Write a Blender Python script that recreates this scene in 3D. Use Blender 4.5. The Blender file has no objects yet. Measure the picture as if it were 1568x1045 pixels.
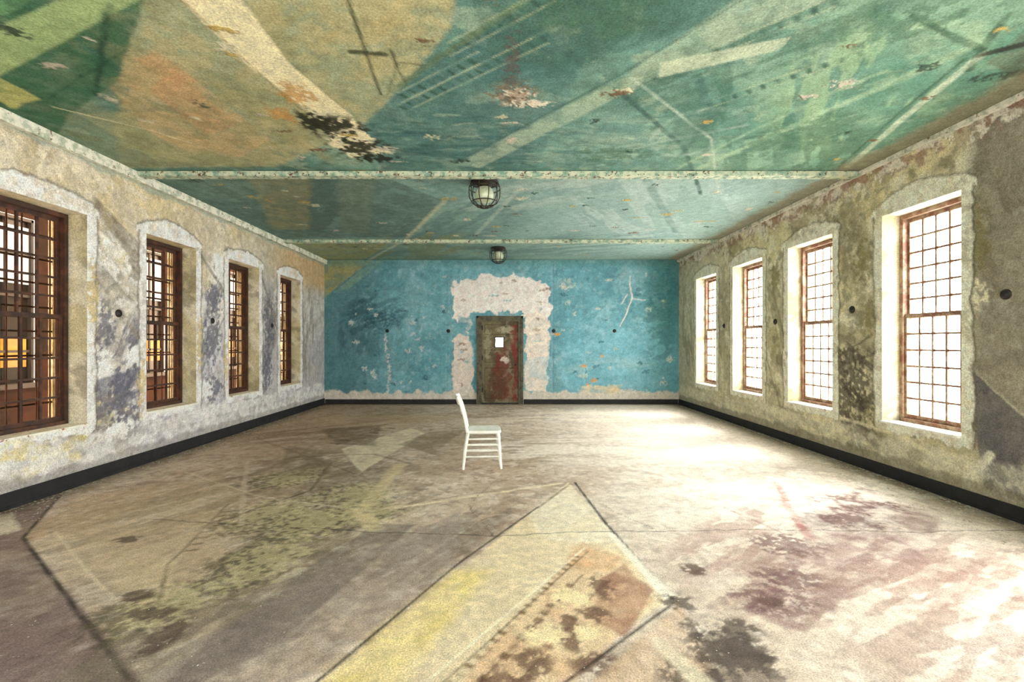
import bpy, math, random
import numpy as np
from mathutils import Vector
random.seed(7)
XL,XR,YB,YR,H=-4.53,4.33,11.73,-2.4,3.6
def lin(c):
    c=np.array(c,dtype=float)/255.
    return np.where(c<=.04045,c/12.92,((c+.055)/1.055)**2.4)
_T={}
def vnoise(x,y,s,seed):
    if seed not in _T: _T[seed]=np.random.RandomState(seed).rand(256,256)
    T=_T[seed]; x=x*s+1000.; y=y*s+1000.
    xi=np.floor(x).astype(int); yi=np.floor(y).astype(int)
    fx=x-xi; fy=y-yi; fx=fx*fx*(3-2*fx); fy=fy*fy*(3-2*fy)
    a=T[xi%256,yi%256]; b=T[(xi+1)%256,yi%256]; c=T[xi%256,(yi+1)%256]; d=T[(xi+1)%256,(yi+1)%256]
    return (a*(1-fx)+b*fx)*(1-fy)+(c*(1-fx)+d*fx)*fy
def fbm(x,y,s,seed,o=4):
    r=0;a=1;t=0
    for i in range(o):
        ca,sa=math.cos(i*.9),math.sin(i*.9)
        r=r+a*vnoise(x*ca-y*sa,x*sa+y*ca,s*2**i,seed+i*17); t+=a; a*=.58
    return r/t
def sstep(x,a,b):
    t=np.clip((x-a)/(b-a),0,1); return t*t*(3-2*t)

class Canvas:  # surface colours, including the double-exposed projection painted as marks
    def __init__(s,u,v,base,fade=1.):
        s.u=u; s.v=v; s.c=np.tile(lin(base),(len(u),1)); s.h=np.zeros(len(u)); s.k=100; s.fade=fade
    def mix(s,col,a,idx=None,h=0):
        col=lin(col)
        if idx is None:
            a=np.clip(a,0,1)[:,None]; s.c=s.c*(1-a)+col*a
            if h: s.h=s.h*(1-a[:,0])+h*a[:,0]
        else:
            a=np.clip(a,0,1)[:,None]; s.c[idx]=s.c[idx]*(1-a)+col*a
            if h: s.h[idx]=s.h[idx]*(1-a[:,0])+h*a[:,0]
    def _box(s,P,m):
        return np.nonzero((s.u>P[:,0].min()-m)&(s.u<P[:,0].max()+m)&(s.v>P[:,1].min()-m)&(s.v<P[:,1].max()+m))[0]
    def _warp(s,idx,w,ws):
        s.k+=1; u=s.u[idx]; v=s.v[idx]
        return u+w*2*(fbm(u,v,ws,s.k)-.5), v+w*2*(fbm(u,v,ws,s.k+300)-.5)
    def poly(s,pts,col,op=1.,soft=.03,warp=.05,ws=4,wear=.4,h=0):
        P=np.array(pts,float); idx=s._box(P,warp+soft+.05)
        if len(idx)==0: return
        u,v=s._warp(idx,warp,ws)
        d=np.full(len(idx),1e9); ins=np.zeros(len(idx),bool); n=len(P)
        for i in range(n):
            a=P[i]; b=P[(i+1)%n]; e=b-a; wx=u-a[0]; wy=v-a[1]
            t=np.clip((wx*e[0]+wy*e[1])/(e@e+1e-9),0,1)
            d=np.minimum(d,np.hypot(wx-e[0]*t,wy-e[1]*t))
            if a[1]!=b[1]:
                c=((a[1]>v)!=(b[1]>v))&(u<(b[0]-a[0])*(v-a[1])/(b[1]-a[1])+a[0]); ins^=c
        d=np.where(ins,-d,d)
        m=np.clip(.5-d/soft,0,1)
        n2=fbm(s.u[idx],s.v[idx],6,s.k+50,5)
        m*=1-wear*sstep(n2,.42,.62)
        s.mix(col,m*op*s.fade,idx,h)
    def line(s,pts,w,col,op=1.,soft=.015,warp=.02,ws=5,wear=.4,h=0):
        P=np.array(pts,float); idx=s._box(P,warp+w+soft+.05)
        if len(idx)==0: return
        u,v=s._warp(idx,warp,ws); d=np.full(len(idx),1e9)
        for i in range(len(P)-1):
            a=P[i]; b=P[i+1]; e=b-a; wx=u-a[0]; wy=v-a[1]
            t=np.clip((wx*e[0]+wy*e[1])/(e@e+1e-9),0,1)
            d=np.minimum(d,np.hypot(wx-e[0]*t,wy-e[1]*t))
        m=np.clip(.5-(d-w/2)/soft,0,1)
        m*=1-wear*sstep(fbm(s.u[idx],s.v[idx],8,s.k+50,5),.42,.6)
        s.mix(col,m*op*s.fade,idx,h)
    def blob(s,cx,cy,rx,ry,col,op=1.,th=.5,ws=5,ang=0,h=0,edge=.06):
        R=max(rx,ry)*1.15; s.k+=1
        idx=s._box(np.array([[cx-R,cy-R],[cx+R,cy+R]]),.1)
        if len(idx)==0: return
        u=s.u[idx]; v=s.v[idx]; ca,sa=math.cos(ang),math.sin(ang)
        du=((u-cx)*ca+(v-cy)*sa)/rx; dv=(-(u-cx)*sa+(v-cy)*ca)/ry
        r=np.sqrt(du*du+dv*dv)
        f=fbm(u,v,ws*2,s.k+20,5)+ .3*(1-r*1.3)
        s.mix(col,sstep(f,th-edge,th+edge)*sstep(-r,-1.2,-.6)*op*s.fade,idx,h)
    def streak(s,cx,cy,rx,ry,col,ang,sc=6,th=.5,stretch=5,op=.5,h=0):
        """directional strokes imitating the double-exposed image, painted inside a soft ellipse whose long axis follows ang"""
        R=max(rx,ry)*1.1; s.k+=1
        idx=s._box(np.array([[cx-R,cy-R],[cx+R,cy+R]]),.1)
        if len(idx)==0: return
        u=s.u[idx]; v=s.v[idx]; ca,sa=math.cos(ang),math.sin(ang)
        p=(u-cx)*ca+(v-cy)*sa; q=-(u-cx)*sa+(v-cy)*ca
        r=np.sqrt((p/rx)**2+(q/ry)**2)
        f=fbm(p/stretch,q,sc,s.k*7,4)
        s.mix(col,sstep(f,th-.03,th+.05)*sstep(-r,-1.05,-.55)*op*s.fade,idx,h)
    def rows(s,x0,y0,x1,y1,n,w,d,col,op=.7):
        e=np.array([x1-x0,y1-y0]); L=np.hypot(*e); e=e/L; p=np.array([-e[1],e[0]])
        for k in range(n):
            o=np.array([x0,y0])+e*L*k/n
            s.poly([o,o+e*w,o+e*w+p*d,o+p*d],col,op,.014,.01,6,.5)
    def mottle(s,col,sc,a,b,op,ang=None,stretch=1,h=0):
        s.k+=1; u,v=s.u,s.v
        if ang is not None:
            ca,sa=math.cos(ang),math.sin(ang); u,v=(s.u*ca+s.v*sa)/stretch,(-s.u*sa+s.v*ca)
        s.mix(col,sstep(fbm(u,v,sc,s.k*3,5),a,b)*op,None,h)
    def grain(s,sc,amp,mul=(1,1,1)):
        s.k+=1; s.c*= (1+amp*2*(fbm(s.u,s.v,sc,s.k*5,3)-.5))[:,None]; s.c=np.clip(s.c*np.array(mul),0,.93)

class MB:
    def __init__(s): s.v=[];s.f=[];s.c=[];s.m=[];s.n=0
    def add(s,V,F,C=None,m=0):
        V=np.asarray(V,float); F=np.asarray(F,int)
        if C is None: C=np.ones((len(V),4))
        s.v.append(V); s.f.append(F+s.n); s.c.append(C); s.m.append(np.full(len(F),m)); s.n+=len(V)
    def box(s,x0,x1,y0,y1,z0,z1,m=0):
        V=[(x,y,z) for x in (x0,x1) for y in (y0,y1) for z in (z0,z1)]
        F=[(0,1,3,2),(4,6,7,5),(0,4,5,1),(2,3,7,6),(0,2,6,4),(1,5,7,3)]
        s.add(V,F,None,m)
    def tube(s,pts,r,n=8,m=0,closed=False,flat=1.):
        pts=[Vector(p) for p in pts]; N=len(pts); V=[];F=[]
        rs=r if isinstance(r,(list,tuple)) else [r]*N
        for i,p in enumerate(pts):
            if closed: d=pts[(i+1)%N]-pts[i-1]
            else: d=pts[min(i+1,N-1)]-pts[max(i-1,0)]
            d.normalize(); up=Vector((0,0,1)) if abs(d.z)<.9 else Vector((0,1,0))
            a=d.cross(up).normalized(); b=d.cross(a).normalized()
            for k in range(n):
                t=2*math.pi*k/n; V.append(p+a*math.cos(t)*rs[i]+b*math.sin(t)*rs[i]*flat)
        M=N if closed else N-1
        for i in range(M):
            j=(i+1)%N
            for k in range(n): F.append((i*n+k,i*n+(k+1)%n,j*n+(k+1)%n,j*n+k))
        if not closed:
            for base in (0,(N-1)*n):
                c=len(V); V.append(pts[0] if base==0 else pts[-1])
                for k in range(0,n,2): F.append((base+k,base+(k+1)%n,base+(k+2)%n,c))
        s.add([tuple(v) for v in V],F,None,m)
    def lathe(s,prof,o,axis='z',n=24,m=0):
        V=[];F=[]
        for r,h in prof:
            for k in range(n):
                t=2*math.pi*k/n; a,b=r*math.cos(t),r*math.sin(t)
                p={'z':(a,b,h),'x':(h,a,b),'y':(a,h,b)}[axis]
                V.append((o[0]+p[0],o[1]+p[1],o[2]+p[2]))
        for i in range(len(prof)-1):
            for k in range(n): F.append((i*n+k,i*n+(k+1)%n,(i+1)*n+(k+1)%n,(i+1)*n+k))
        s.add(V,F,None,m)
    def obj(s,name,mats,smooth=False,bevel=0,parent=None):
        V=np.concatenate(s.v);F=np.concatenate(s.f);C=np.concatenate(s.c);M=np.concatenate(s.m)
        me=bpy.data.meshes.new(name); me.vertices.add(len(V)); me.vertices.foreach_set('co',V.ravel())
        me.loops.add(len(F)*4); me.loops.foreach_set('vertex_index',F.ravel().astype(np.int32))
        me.polygons.add(len(F)); me.polygons.foreach_set('loop_start',np.arange(0,len(F)*4,4,dtype=np.int32))
        me.polygons.foreach_set('loop_total',np.full(len(F),4,dtype=np.int32))
        me.polygons.foreach_set('material_index',M.astype(np.int32))
        for m in mats: me.materials.append(m)
        me.update(calc_edges=True); me.validate()
        at=me.color_attributes.new('paint','FLOAT_COLOR','POINT'); at.data.foreach_set('color',C.astype(np.float32).ravel())
        me.polygons.foreach_set('use_smooth',np.full(len(me.polygons),smooth))
        o=bpy.data.objects.new(name,me); bpy.context.scene.collection.objects.link(o)
        if bevel:
            b=o.modifiers.new('bevel','BEVEL'); b.width=bevel; b.segments=2; b.limit_method='ANGLE'
        if parent: o.parent=parent
        return o

# ---------------- materials
def newmat(name):
    m=bpy.data.materials.new(name); m.use_nodes=True; nt=m.node_tree; nt.nodes.clear()
    out=nt.nodes.new('ShaderNodeOutputMaterial'); b=nt.nodes.new('ShaderNodeBsdfPrincipled')
    nt.links.new(b.outputs[0],out.inputs[0]); return m,nt,b,out
def noise(nt,vec,scale,detail=6,rough=.6):
    n=nt.nodes.new('ShaderNodeTexNoise'); n.inputs['Scale'].default_value=scale; n.inputs['Detail'].default_value=detail
    n.inputs['Roughness'].default_value=rough; nt.links.new(vec,n.inputs['Vector']); return n.outputs['Fac']
def mrange(nt,val,a,b,c=0,d=1):
    n=nt.nodes.new('ShaderNodeMapRange'); n.inputs[1].default_value=a;n.inputs[2].default_value=b;n.inputs[3].default_value=c;n.inputs[4].default_value=d
    nt.links.new(val,n.inputs[0]); return n.outputs[0]
def mixc(nt,fac,a,b,mode='MIX'):
    n=nt.nodes.new('ShaderNodeMix'); n.data_type='RGBA'; n.blend_type=mode
    for s,v in ((n.inputs[0],fac),(n.inputs[6],a),(n.inputs[7],b)):
        if hasattr(v,'links'): nt.links.new(v,s)
        elif isinstance(v,(int,float)): s.default_value=v
        else: s.default_value=(*lin(v),1)
    return n.outputs[2]
def math_(nt,op,a,b):
    n=nt.nodes.new('ShaderNodeMath'); n.operation=op
    for s,v in ((n.inputs[0],a),(n.inputs[1],b)):
        if hasattr(v,'links'): nt.links.new(v,s)
        else: s.default_value=v
    return n.outputs[0]
def surf_mat(name,chip,chip_th,dark,dark_th,rough=.85,fine=60,bump=.5,chip_scale=9,chip_op=.85,amp=(.6,1.3)):
    m,nt,b,out=newmat(name)
    g=nt.nodes.new('ShaderNodeNewGeometry').outputs['Position']
    at=nt.nodes.new('ShaderNodeAttribute'); at.attribute_name='paint'
    n1=noise(nt,g,fine,3,.8); n3=noise(nt,g,chip_scale,7,.8)
    v1=mrange(nt,n1,.34,.66,amp[0],amp[1]); v2=mrange(nt,n3,.34,.66,.8,1.17)
    f=math_(nt,'MULTIPLY',v1,v2)
    cc=nt.nodes.new('ShaderNodeCombineColor')
    for i in range(3): nt.links.new(f,cc.inputs[i])
    col=mixc(nt,1.,at.outputs['Color'],cc.outputs[0],'MULTIPLY')
    c1=mrange(nt,n3,chip_th,chip_th+.015); d1=mrange(nt,n3,1-dark_th,1-dark_th-.03)
    col=mixc(nt,math_(nt,'MULTIPLY',d1,.6),col,dark)
    col=mixc(nt,math_(nt,'MULTIPLY',c1,chip_op),col,chip)
    nt.links.new(col,b.inputs['Base Color']); b.inputs['Roughness'].default_value=rough
    b.inputs['Specular IOR Level'].default_value=.2
    hh=math_(nt,'ADD',math_(nt,'MULTIPLY',c1,-.6),math_(nt,'MULTIPLY',n1,.6))
    hh=math_(nt,'ADD',hh,math_(nt,'MULTIPLY',at.outputs['Alpha'],.9))
    hh=math_(nt,'ADD',hh,math_(nt,'MULTIPLY',n3,.8))
    bp=nt.nodes.new('ShaderNodeBump'); bp.inputs['Strength'].default_value=bump; bp.inputs['Distance'].default_value=.014
    nt.links.new(hh,bp.inputs['Height']); nt.links.new(bp.outputs[0],b.inputs['Normal'])
    return m
def simple(name,c1,c2,scale=8,lo=.42,hi=.58,rough=.6,metal=0,bump=.2,c3=None,th3=.6):
    m,nt,b,out=newmat(name); g=nt.nodes.new('ShaderNodeNewGeometry').outputs['Position']
    n=noise(nt,g,scale,6,.7); col=mixc(nt,mrange(nt,n,lo,hi),c1,c2)
    if c3:
        n3=noise(nt,g,scale*2.3,6,.7); col=mixc(nt,mrange(nt,n3,th3,th3+.03),col,c3)
    nt.links.new(col,b.inputs['Base Color']); b.inputs['Roughness'].default_value=rough; b.inputs['Metallic'].default_value=metal
    bp=nt.nodes.new('ShaderNodeBump'); bp.inputs['Strength'].default_value=bump; bp.inputs['Distance'].default_value=.01
    nt.links.new(n,bp.inputs['Height']); nt.links.new(bp.outputs[0],b.inputs['Normal']); return m
def pane(name,tint,gloss,dirt,dirtcol):
    m,nt,b,out=newmat(name); nt.nodes.remove(b)
    t=nt.nodes.new('ShaderNodeBsdfTransparent'); t.inputs[0].default_value=(*lin(tint),1)
    gl=nt.nodes.new('ShaderNodeBsdfGlossy'); gl.inputs['Roughness'].default_value=.05
    df=nt.nodes.new('ShaderNodeBsdfDiffuse'); df.inputs[0].default_value=(*lin(dirtcol),1)
    g=nt.nodes.new('ShaderNodeNewGeometry').outputs['Position']; n=noise(nt,g,4,4,.6)
    m1=nt.nodes.new('ShaderNodeMixShader'); m1.inputs[0].default_value=gloss
    nt.links.new(t.outputs[0],m1.inputs[1]); nt.links.new(gl.outputs[0],m1.inputs[2])
    m2=nt.nodes.new('ShaderNodeMixShader'); nt.links.new(mrange(nt,n,.35,.7,0,dirt),m2.inputs[0])
    nt.links.new(m1.outputs[0],m2.inputs[1]); nt.links.new(df.outputs[0],m2.inputs[2]); nt.links.new(m2.outputs[0],out.inputs[0])
    return m
def emis(name,c1,c2,st,scale=3):
    m,nt,b,out=newmat(name); g=nt.nodes.new('ShaderNodeNewGeometry').outputs['Position']
    col=mixc(nt,mrange(nt,noise(nt,g,scale,3,.5),.4,.6),c1,c2)
    nt.links.new(col,b.inputs['Emission Color']); b.inputs['Emission Strength'].default_value=st
    b.inputs['Base Color'].default_value=(.02,.02,.02,1); return m

M_floor=surf_mat('floor_worn_linoleum',(244,236,222),.68,(104,86,68),.67,.8,110,.5,15,.5,(.58,1.34))
M_ceil=surf_mat('ceiling_peeling_paint',(214,208,162),.69,(48,70,58),.68,.85,60,.9,11,.7,(.66,1.28))
M_wallL=surf_mat('plaster_left',(246,243,236),.66,(124,114,96),.68,.85,80,1,9,.85,(.66,1.26))
M_wallR=surf_mat('plaster_right',(228,220,194),.67,(92,84,66),.67,.85,80,1,9,.75,(.64,1.26))
M_back=surf_mat('plaster_blue',(206,214,204),.70,(56,104,112),.69,.8,80,.8,9,.8,(.7,1.24))
M_trim=simple('cornice_peeling',(230,226,208),(168,176,152),9,.45,.6,.85,0,.8,(122,94,74),.6)
M_beam=simple('beam_peeling',(200,204,176),(120,154,134),9,.45,.6,.8,0,.8,(96,66,48),.57)
M_base=simple('baseboard_black',(18,16,18),(36,32,34),9,.45,.65,.7,0,.4,(110,98,90),.72)
M_frameR=simple('window_frame_paint',(122,80,58),(170,148,124),9,.45,.6,.6,0,.3)
M_frameL=simple('window_frame_rust',(52,30,20),(86,48,30),9,.45,.6,.6,0,.3)
M_sill=simple('sill_white',(240,236,222),(210,200,176),7,.5,.66,.7,0,.4,(150,84,60),.6)
M_glassR=pane('glass_clear',(250,252,250),.03,.04,(230,230,225))
M_glassL=pane('glass_dirty',(226,210,190),.02,.12,(80,54,38))
M_chair=simple('chair_white_paint',(242,240,233),(226,220,206),14,.45,.65,.5,0,.15,(150,130,105),.72)
M_metal=simple('lamp_metal',(36,30,23),(60,52,41),12,.45,.6,.5,.4,.2)
M_globe=simple('lamp_glass_globe',(206,212,186),(166,174,142),6,.4,.6,.25,0,.02)
M_black=simple('iron_black',(22,20,20),(48,38,33),20,.45,.6,.55,.2,.2)
M_doorf=simple('door_casing_paint',(96,88,64),(60,52,38),8,.45,.6,.6,0,.4,(130,46,38),.66)
M_flake=simple('paint_flakes',(226,218,200),(150,138,116),5,.4,.6,.85,0,.1)

def axis(breaks,step):
    o=[]
    for a,b in zip(breaks[:-1],breaks[1:]):
        st=step(0.5*(a+b)) if callable(step) else step
        n=max(1,int(round((b-a)/st))); o+=list(np.linspace(a,b,n,endpoint=False))
    o.append(breaks[-1]); return np.array(o)
def grid(us,vs,holes=()):
    U,V=np.meshgrid(us,vs,indexing='ij'); nu,nv=len(us),len(vs)
    i,j=np.meshgrid(np.arange(nu-1),np.arange(nv-1),indexing='ij'); i=i.ravel();j=j.ravel()
    cu=(us[i]+us[i+1])/2; cv=(vs[j]+vs[j+1])/2; k=np.ones(len(i),bool)
    for (a,b,c,d) in holes: k&=~((cu>a)&(cu<b)&(cv>c)&(cv<d))
    i=i[k];j=j[k]; a=i*nv+j
    return U.ravel(),V.ravel(),np.stack([a,a+nv,a+nv+1,a+1],1)
def pack(cv): return np.concatenate([cv.c,cv.h[:,None]],1)

# ================= FLOOR
us=axis([XL,XR],.014); vs=axis([YR,1.9,6,YB],lambda y:.1 if y<1.9 else(.0125 if y<6 else .03))
u,v,F=grid(us,vs); c=Canvas(u,v,(206,190,172),.92)
c.mottle((182,162,142),.8,.42,.62,.6)
c.mottle((226,216,204),1.1,.45,.62,.6,ang=math.radians(60),stretch=2.5)
c.mottle((152,132,114),3.5,.52,.7,.45)
c.mottle((236,228,218),9,.52,.66,.5)
c.mottle((132,114,98),12,.55,.69,.45)
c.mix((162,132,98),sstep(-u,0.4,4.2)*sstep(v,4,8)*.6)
c.mix((242,234,224),sstep(u,.0,2.2)*.55)  # floor paler to the right, window light put into its colour
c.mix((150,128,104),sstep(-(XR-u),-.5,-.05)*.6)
for (x,y,rx,ry,col,a,sc,st,op) in [(-2.6,5.2,2.6,.9,(118,104,82),62,7,5,.55),(-1.6,3.4,2.0,.6,(120,108,90),60,9,6,.55),(-3.2,3.0,1.5,.7,(236,222,194),55,8,5,.5),(-.3,6.8,2.2,1.4,(158,138,114),10,5,5,.45),(1.6,6.8,2.4,1.2,(250,244,234),5,6,5,.6),
    (-.6,3.3,1.4,.35,(110,98,92),60,10,6,.6),(2.4,3.2,1.6,.7,(138,108,100),28,9,5,.6),(3.3,2.8,1.4,.7,(150,120,110),28,12,3,.6),(2.9,2.4,1.3,.5,(252,246,238),28,12,4,.6),(1.6,4.4,1.6,.6,(244,236,224),20,8,5,.6),(-3.0,8.2,1.8,1.4,(116,92,66),40,5,5,.5),(-2.2,9.5,2,1.3,(202,176,140),8,5,6,.5),(.9,9.5,2.4,1.4,(242,232,214),4,5,7,.5),(-1.6,2.4,1.1,.4,(160,146,142),58,10,6,.7),(1.9,3.7,1.4,.4,(160,128,122),40,12,4,.55),(-2.9,4.2,1.2,.6,(156,140,116),60,10,5,.6)]:
    c.streak(x,y,rx,ry,col,math.radians(a),sc,.5,st,op)  # strokes of the projected image put into the floor colour
# long floor quad on the left, projected imagery painted as floor colour
c.poly([(-4.6,4.96),(-3.73,3.63),(-1.6,2.08),(-2.9,1.5),(-5,2.2)],(124,104,108),.9,.02,.01,4,.25)
c.poly([(-3.7,3.63),(-4.2,4.6),(-3.3,5.3),(-2.1,4.2),(-1.9,2.6)],(214,194,164),.5,.15,.1)
c.line([(-4.62,4.96),(-3.73,3.63),(-2.6,2.78),(-1.55,2.0)],.026,(44,38,36),1,.012,.006,5,.3)
c.line([(-3.6,3.75),(-2.5,2.9),(-1.5,2.2)],.018,(236,226,202),.9,.012,.008)
c.poly([(-4.4,4.2),(-3.9,3.75),(-4.05,3.5),(-4.6,3.9)],(240,232,214),.9)
c.poly([(-2.65,3.2),(-2.3,3.3),(-1.9,2.6),(-2.0,2.45)],(226,210,178),.6,.05,.05)
c.poly([(-2.65,6.25),(-1.44,5.7),(-1.18,3.96),(-1.3,2.49),(-1.4,1.9),(-2.0,1.9),(-2.0,2.5),(-1.9,3.96)],(122,114,98),.65,.06,.05,3,.5)
c.poly([(-.4,4.2),(-.33,3.2),(-.9,2.1),(-1.7,1.9),(-1.3,3.0)],(162,150,146),.75,.03,.02,3,.4)
c.poly([(-1.1,3.9),(-.75,3.9),(-1.15,2.3),(-1.5,1.9),(-1.5,2.5)],(120,110,108),.75,.03,.02)
for p in [(-2.15,4.1,.4,.6),(-1.55,4.6,.55,.5),(-1.75,3.2,.35,.6),(-2.05,2.6,.3,.35),(-1.3,4.1,.45,.4),(-2.5,5.2,.45,.5),(-1.7,3.9,.5,.5)]:
    c.blob(p[0],p[1],p[2],p[3],(84,80,58),.7,.55,14)
    c.blob(p[0]+.1,p[1]+.1,p[2],p[3],(220,210,168),.55,.56,14)
for p in [(-2.9,3.6,.12,.08),(-1.98,2.62,.18,.09),(-1.75,2.4,.1,.2),(-2.2,2.8,.12,.08)]:
    c.blob(*p,(88,72,66),.85,.46,12)
c.rows(-2.55,4.2,-2.3,3.3,8,.03,.09,(104,90,66)); c.line([(-2.6,4.4),(-2.3,3.2),(-2.0,2.7)],.02,(98,86,66),.7)
c.poly([(-2.35,6.7),(-1.7,8.4),(-1.36,7.9),(-1.69,5.5)],(240,230,206),.85,.03,.02)  # window-shaped streak of light painted on the floor
c.poly([(-3.3,8.3),(-2.5,7.0),(-1.9,6.9),(-2.3,8.7)],(112,94,72),.75,.06,.05)
c.poly([(-1.6,7.0),(-1.3,8.0),(-.7,8.2),(-1.0,6.4)],(138,124,102),.75,.05,.04)
c.poly([(-3.2,6.9),(-2.6,6.6),(-2.0,5.4),(-2.6,5.3)],(118,104,84),.6,.05,.04); c.poly([(-.95,6.3),(-.7,7.6),(-.3,7.2),(-.7,5.6)],(176,158,134),.5,.05,.04)
c.rows(-2.5,7.0,-1.9,8.5,7,.08,.2,(98,82,62),.8)
c.line([(-1.3,5.8),(-1.3,4.2),(-1.05,3.8)],.14,(228,214,174),.8,.05)
c.line([(-1.0,4.3),(.6,5.05)],.05,(240,230,204),.9,.03); c.line([(-1.02,4.36),(.55,5.12)],.012,(110,96,74),.9,.012)
c.line([(-3.3,6.0),(-2.2,3.9)],.05,(218,204,182),.7); c.line([(-2.2,5.9),(-2.0,4.8),(-2.4,4.0)],.04,(96,84,62),.8)
c.line([(-4.0,7.5),(-1.5,5.2)],.03,(120,100,76),.7); c.line([(-3.9,5.6),(-2.4,4.6),(-1.2,4.2)],.02,(230,218,192),.7)
c.line([(-2.9,6.2),(-1.8,6.4),(-1.2,5.9)],.05,(98,86,68),.6,.03)
# pale gable patch of the projected image, put into the floor colour
Yp=[(.68,5.08),(.96,2.76),(.22,2.08),(-2.0,-.1),(-.82,2.08)]
c.poly(Yp,(236,222,188),.97,.02,.008,3,.2)
c.poly([(.68,5.05),(.9,3.5),(.3,3.6),(.2,4.1)],(242,236,220),.8,.03,.04)
c.poly([(-.35,3.1),(-.1,3.1),(-.5,2.0),(-1.1,1.4),(-.82,2.08)],(240,222,140),.75,.1,.06)
c.poly([(.57,3.56),(.83,3.3),(.86,2.75),(.24,2.0),(-.35,1.7),(-.1,2.3),(.2,2.8)],(218,184,150),.85,.02,.02,4,.4)
c.poly([(.8,3.2),(.9,2.85),(.6,2.4),(.45,2.6),(.62,3.0)],(156,112,96),.85,.02,.03)
c.poly([(.5,3.5),(.8,3.3),(.7,3.1),(.4,3.2)],(222,180,140),.6,.03,.03)
c.rows(-.34,1.85,.55,3.35,24,.03,.045,(120,94,66),.95)
c.rows(-.22,1.85,.45,2.95,15,.05,.05,(108,80,62),.9)
c.rows(-.05,1.9,.6,2.85,12,.03,.06,(120,90,72),.7)
c.line([(-.44,1.95),(.58,3.45)],.014,(254,248,224),1,.012,.003,5,.2); c.line([(-.38,1.92),(.6,3.4)],.01,(110,86,60),1,.012,.003,5,.2)
c.line([(-.26,1.85),(.5,3.05)],.012,(110,84,64),.9,.012,.004); c.line([(-.12,1.8),(.62,2.95)],.01,(120,90,70),.7,.012,.004)
for p in [(.33,2.45,.08,.22),(.12,2.2,.12,.14),(.5,2.6,.1,.1),(.6,2.9,.1,.18),(.0,2.05,.16,.12),(.42,2.2,.14,.1)]:
    c.blob(*p,(98,72,62),.85,.5,12)
for p in [(.37,2.78,.18,.14),(.2,2.42,.14,.12),(.42,2.45,.1,.1)]: c.blob(*p,(244,228,186),1,.5,12)
c.line([(.3,4.32),(-.33,3.19),(-.82,2.12),(-1.5,.8)],.018,(40,34,28),1,.012,.003,5,.15)
c.line([(.70,5.05),(.3,4.3)],.03,(140,124,106),.9,.015,.004)
c.line([(.75,5.08),(.84,3.9),(.98,2.76)],.026,(36,30,28),1,.012,.003,5,.15)
c.poly([(.80,3.75),(.86,3.7),(1.0,2.8),(.93,2.74)],(248,243,230),1,.012,.005,4,.1)
c.line([(1.0,2.74),(.22,2.04),(-.3,1.6)],.018,(54,46,38),1,.012,.004)
c.poly([(1.0,2.74),(.9,2.6),(.3,2.0),(.1,1.7),(.9,1.8)],(206,178,150),.7,.03,.03)
c.poly([(.96,2.7),(1.0,2.4),(1.2,2.42),(1.26,2.15),(1.2,1.9),(.8,1.9),(.95,2.2)],(92,80,74),.9,.02,.09,12,.35)
for p in [(1.0,2.72,.12,.12),(1.24,2.48,.14,.1),(.84,2.12,.18,.14),(1.1,2.3,.25,.25)]: c.blob(*p,(76,66,62),.85,.5,13)
c.poly([(.72,2.4),(.8,2.4),(.95,2.0),(.85,2.0)],(240,232,208),.7,.03,.03)
# right side stains and projected-image marks, painted into the floor
c.poly([(3.75,4.85),(3.9,4.2),(3.0,3.3),(1.51,2.5),(1.29,2.61),(2.1,3.4),(2.6,4.1)],(142,114,114),.7,.05,.12,6,.5)
for p in [(2.1,3.5,.35,.25),(2.9,4.0,.5,.3),(1.55,2.75,.3,.2),(1.8,3.0,.3,.2),(3.3,4.4,.5,.35)]:
    c.blob(*p,(108,78,82),.8,.55,13)
c.rows(1.45,2.6,2.3,3.5,12,.05,.1,(112,78,82),.7)
c.line([(2.95,5.1),(2.55,4.2),(2.35,3.6)],.07,(170,108,106),.9,.03); c.line([(2.7,4.5),(2.3,4.6)],.04,(170,108,106),.7,.03); c.line([(3.9,5.0),(3.1,4.4),(2.6,3.9)],.08,(120,92,92),.8,.04)
c.line([(2.0,4.3),(2.2,3.7)],.03,(160,126,118),.8); c.line([(1.3,3.9),(1.6,3.0)],.03,(200,182,172),.8)
for p in [(1.25,3.12,.1,.1),(1.55,2.72,.1,.07)]: c.blob(*p,(98,76,70),.95,.46,12)
ca,sa=math.cos(.45),math.sin(.45)
c.mix((146,118,110),sstep(fbm((u*ca+v*sa)/4,(-u*sa+v*ca),11,77,3),.5,.58)*sstep(u,1.4,1.9)*sstep(-v,-3.9,-3.0)*.5)
c.mix((252,248,240),sstep(fbm(u,v,5,91,4),.40,.58)*sstep(u,.6,2.0)*sstep(-np.abs(v-5.1),-2.1,-.4)*.6)  # floor whitened where light from the right windows falls
# concrete cracks
c.line([(-3.0,4.0),(-1.1,3.75),(-.1,3.66),(.5,3.73),(1.2,3.76),(2.2,3.79),(3.3,3.73),(4.3,3.8)],.009,(34,28,25),1,.01,.04,4,.1)
c.line([(-.1,3.66),(-.35,4.4),(-.1,5.2)],.005,(60,50,42),1,.01,.04)
c.line([(1.2,3.76),(.9,4.4)],.005,(60,50,42),.9,.01,.04)
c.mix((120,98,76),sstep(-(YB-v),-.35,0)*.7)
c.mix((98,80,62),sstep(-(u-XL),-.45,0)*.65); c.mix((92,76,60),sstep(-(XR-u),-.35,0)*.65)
c.grain(24,.2,(.99,.92,.88))
mb=MB(); mb.add(np.stack([u,v,0*u],1),F,pack(c)); mb.obj('floor',[M_floor])

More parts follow.
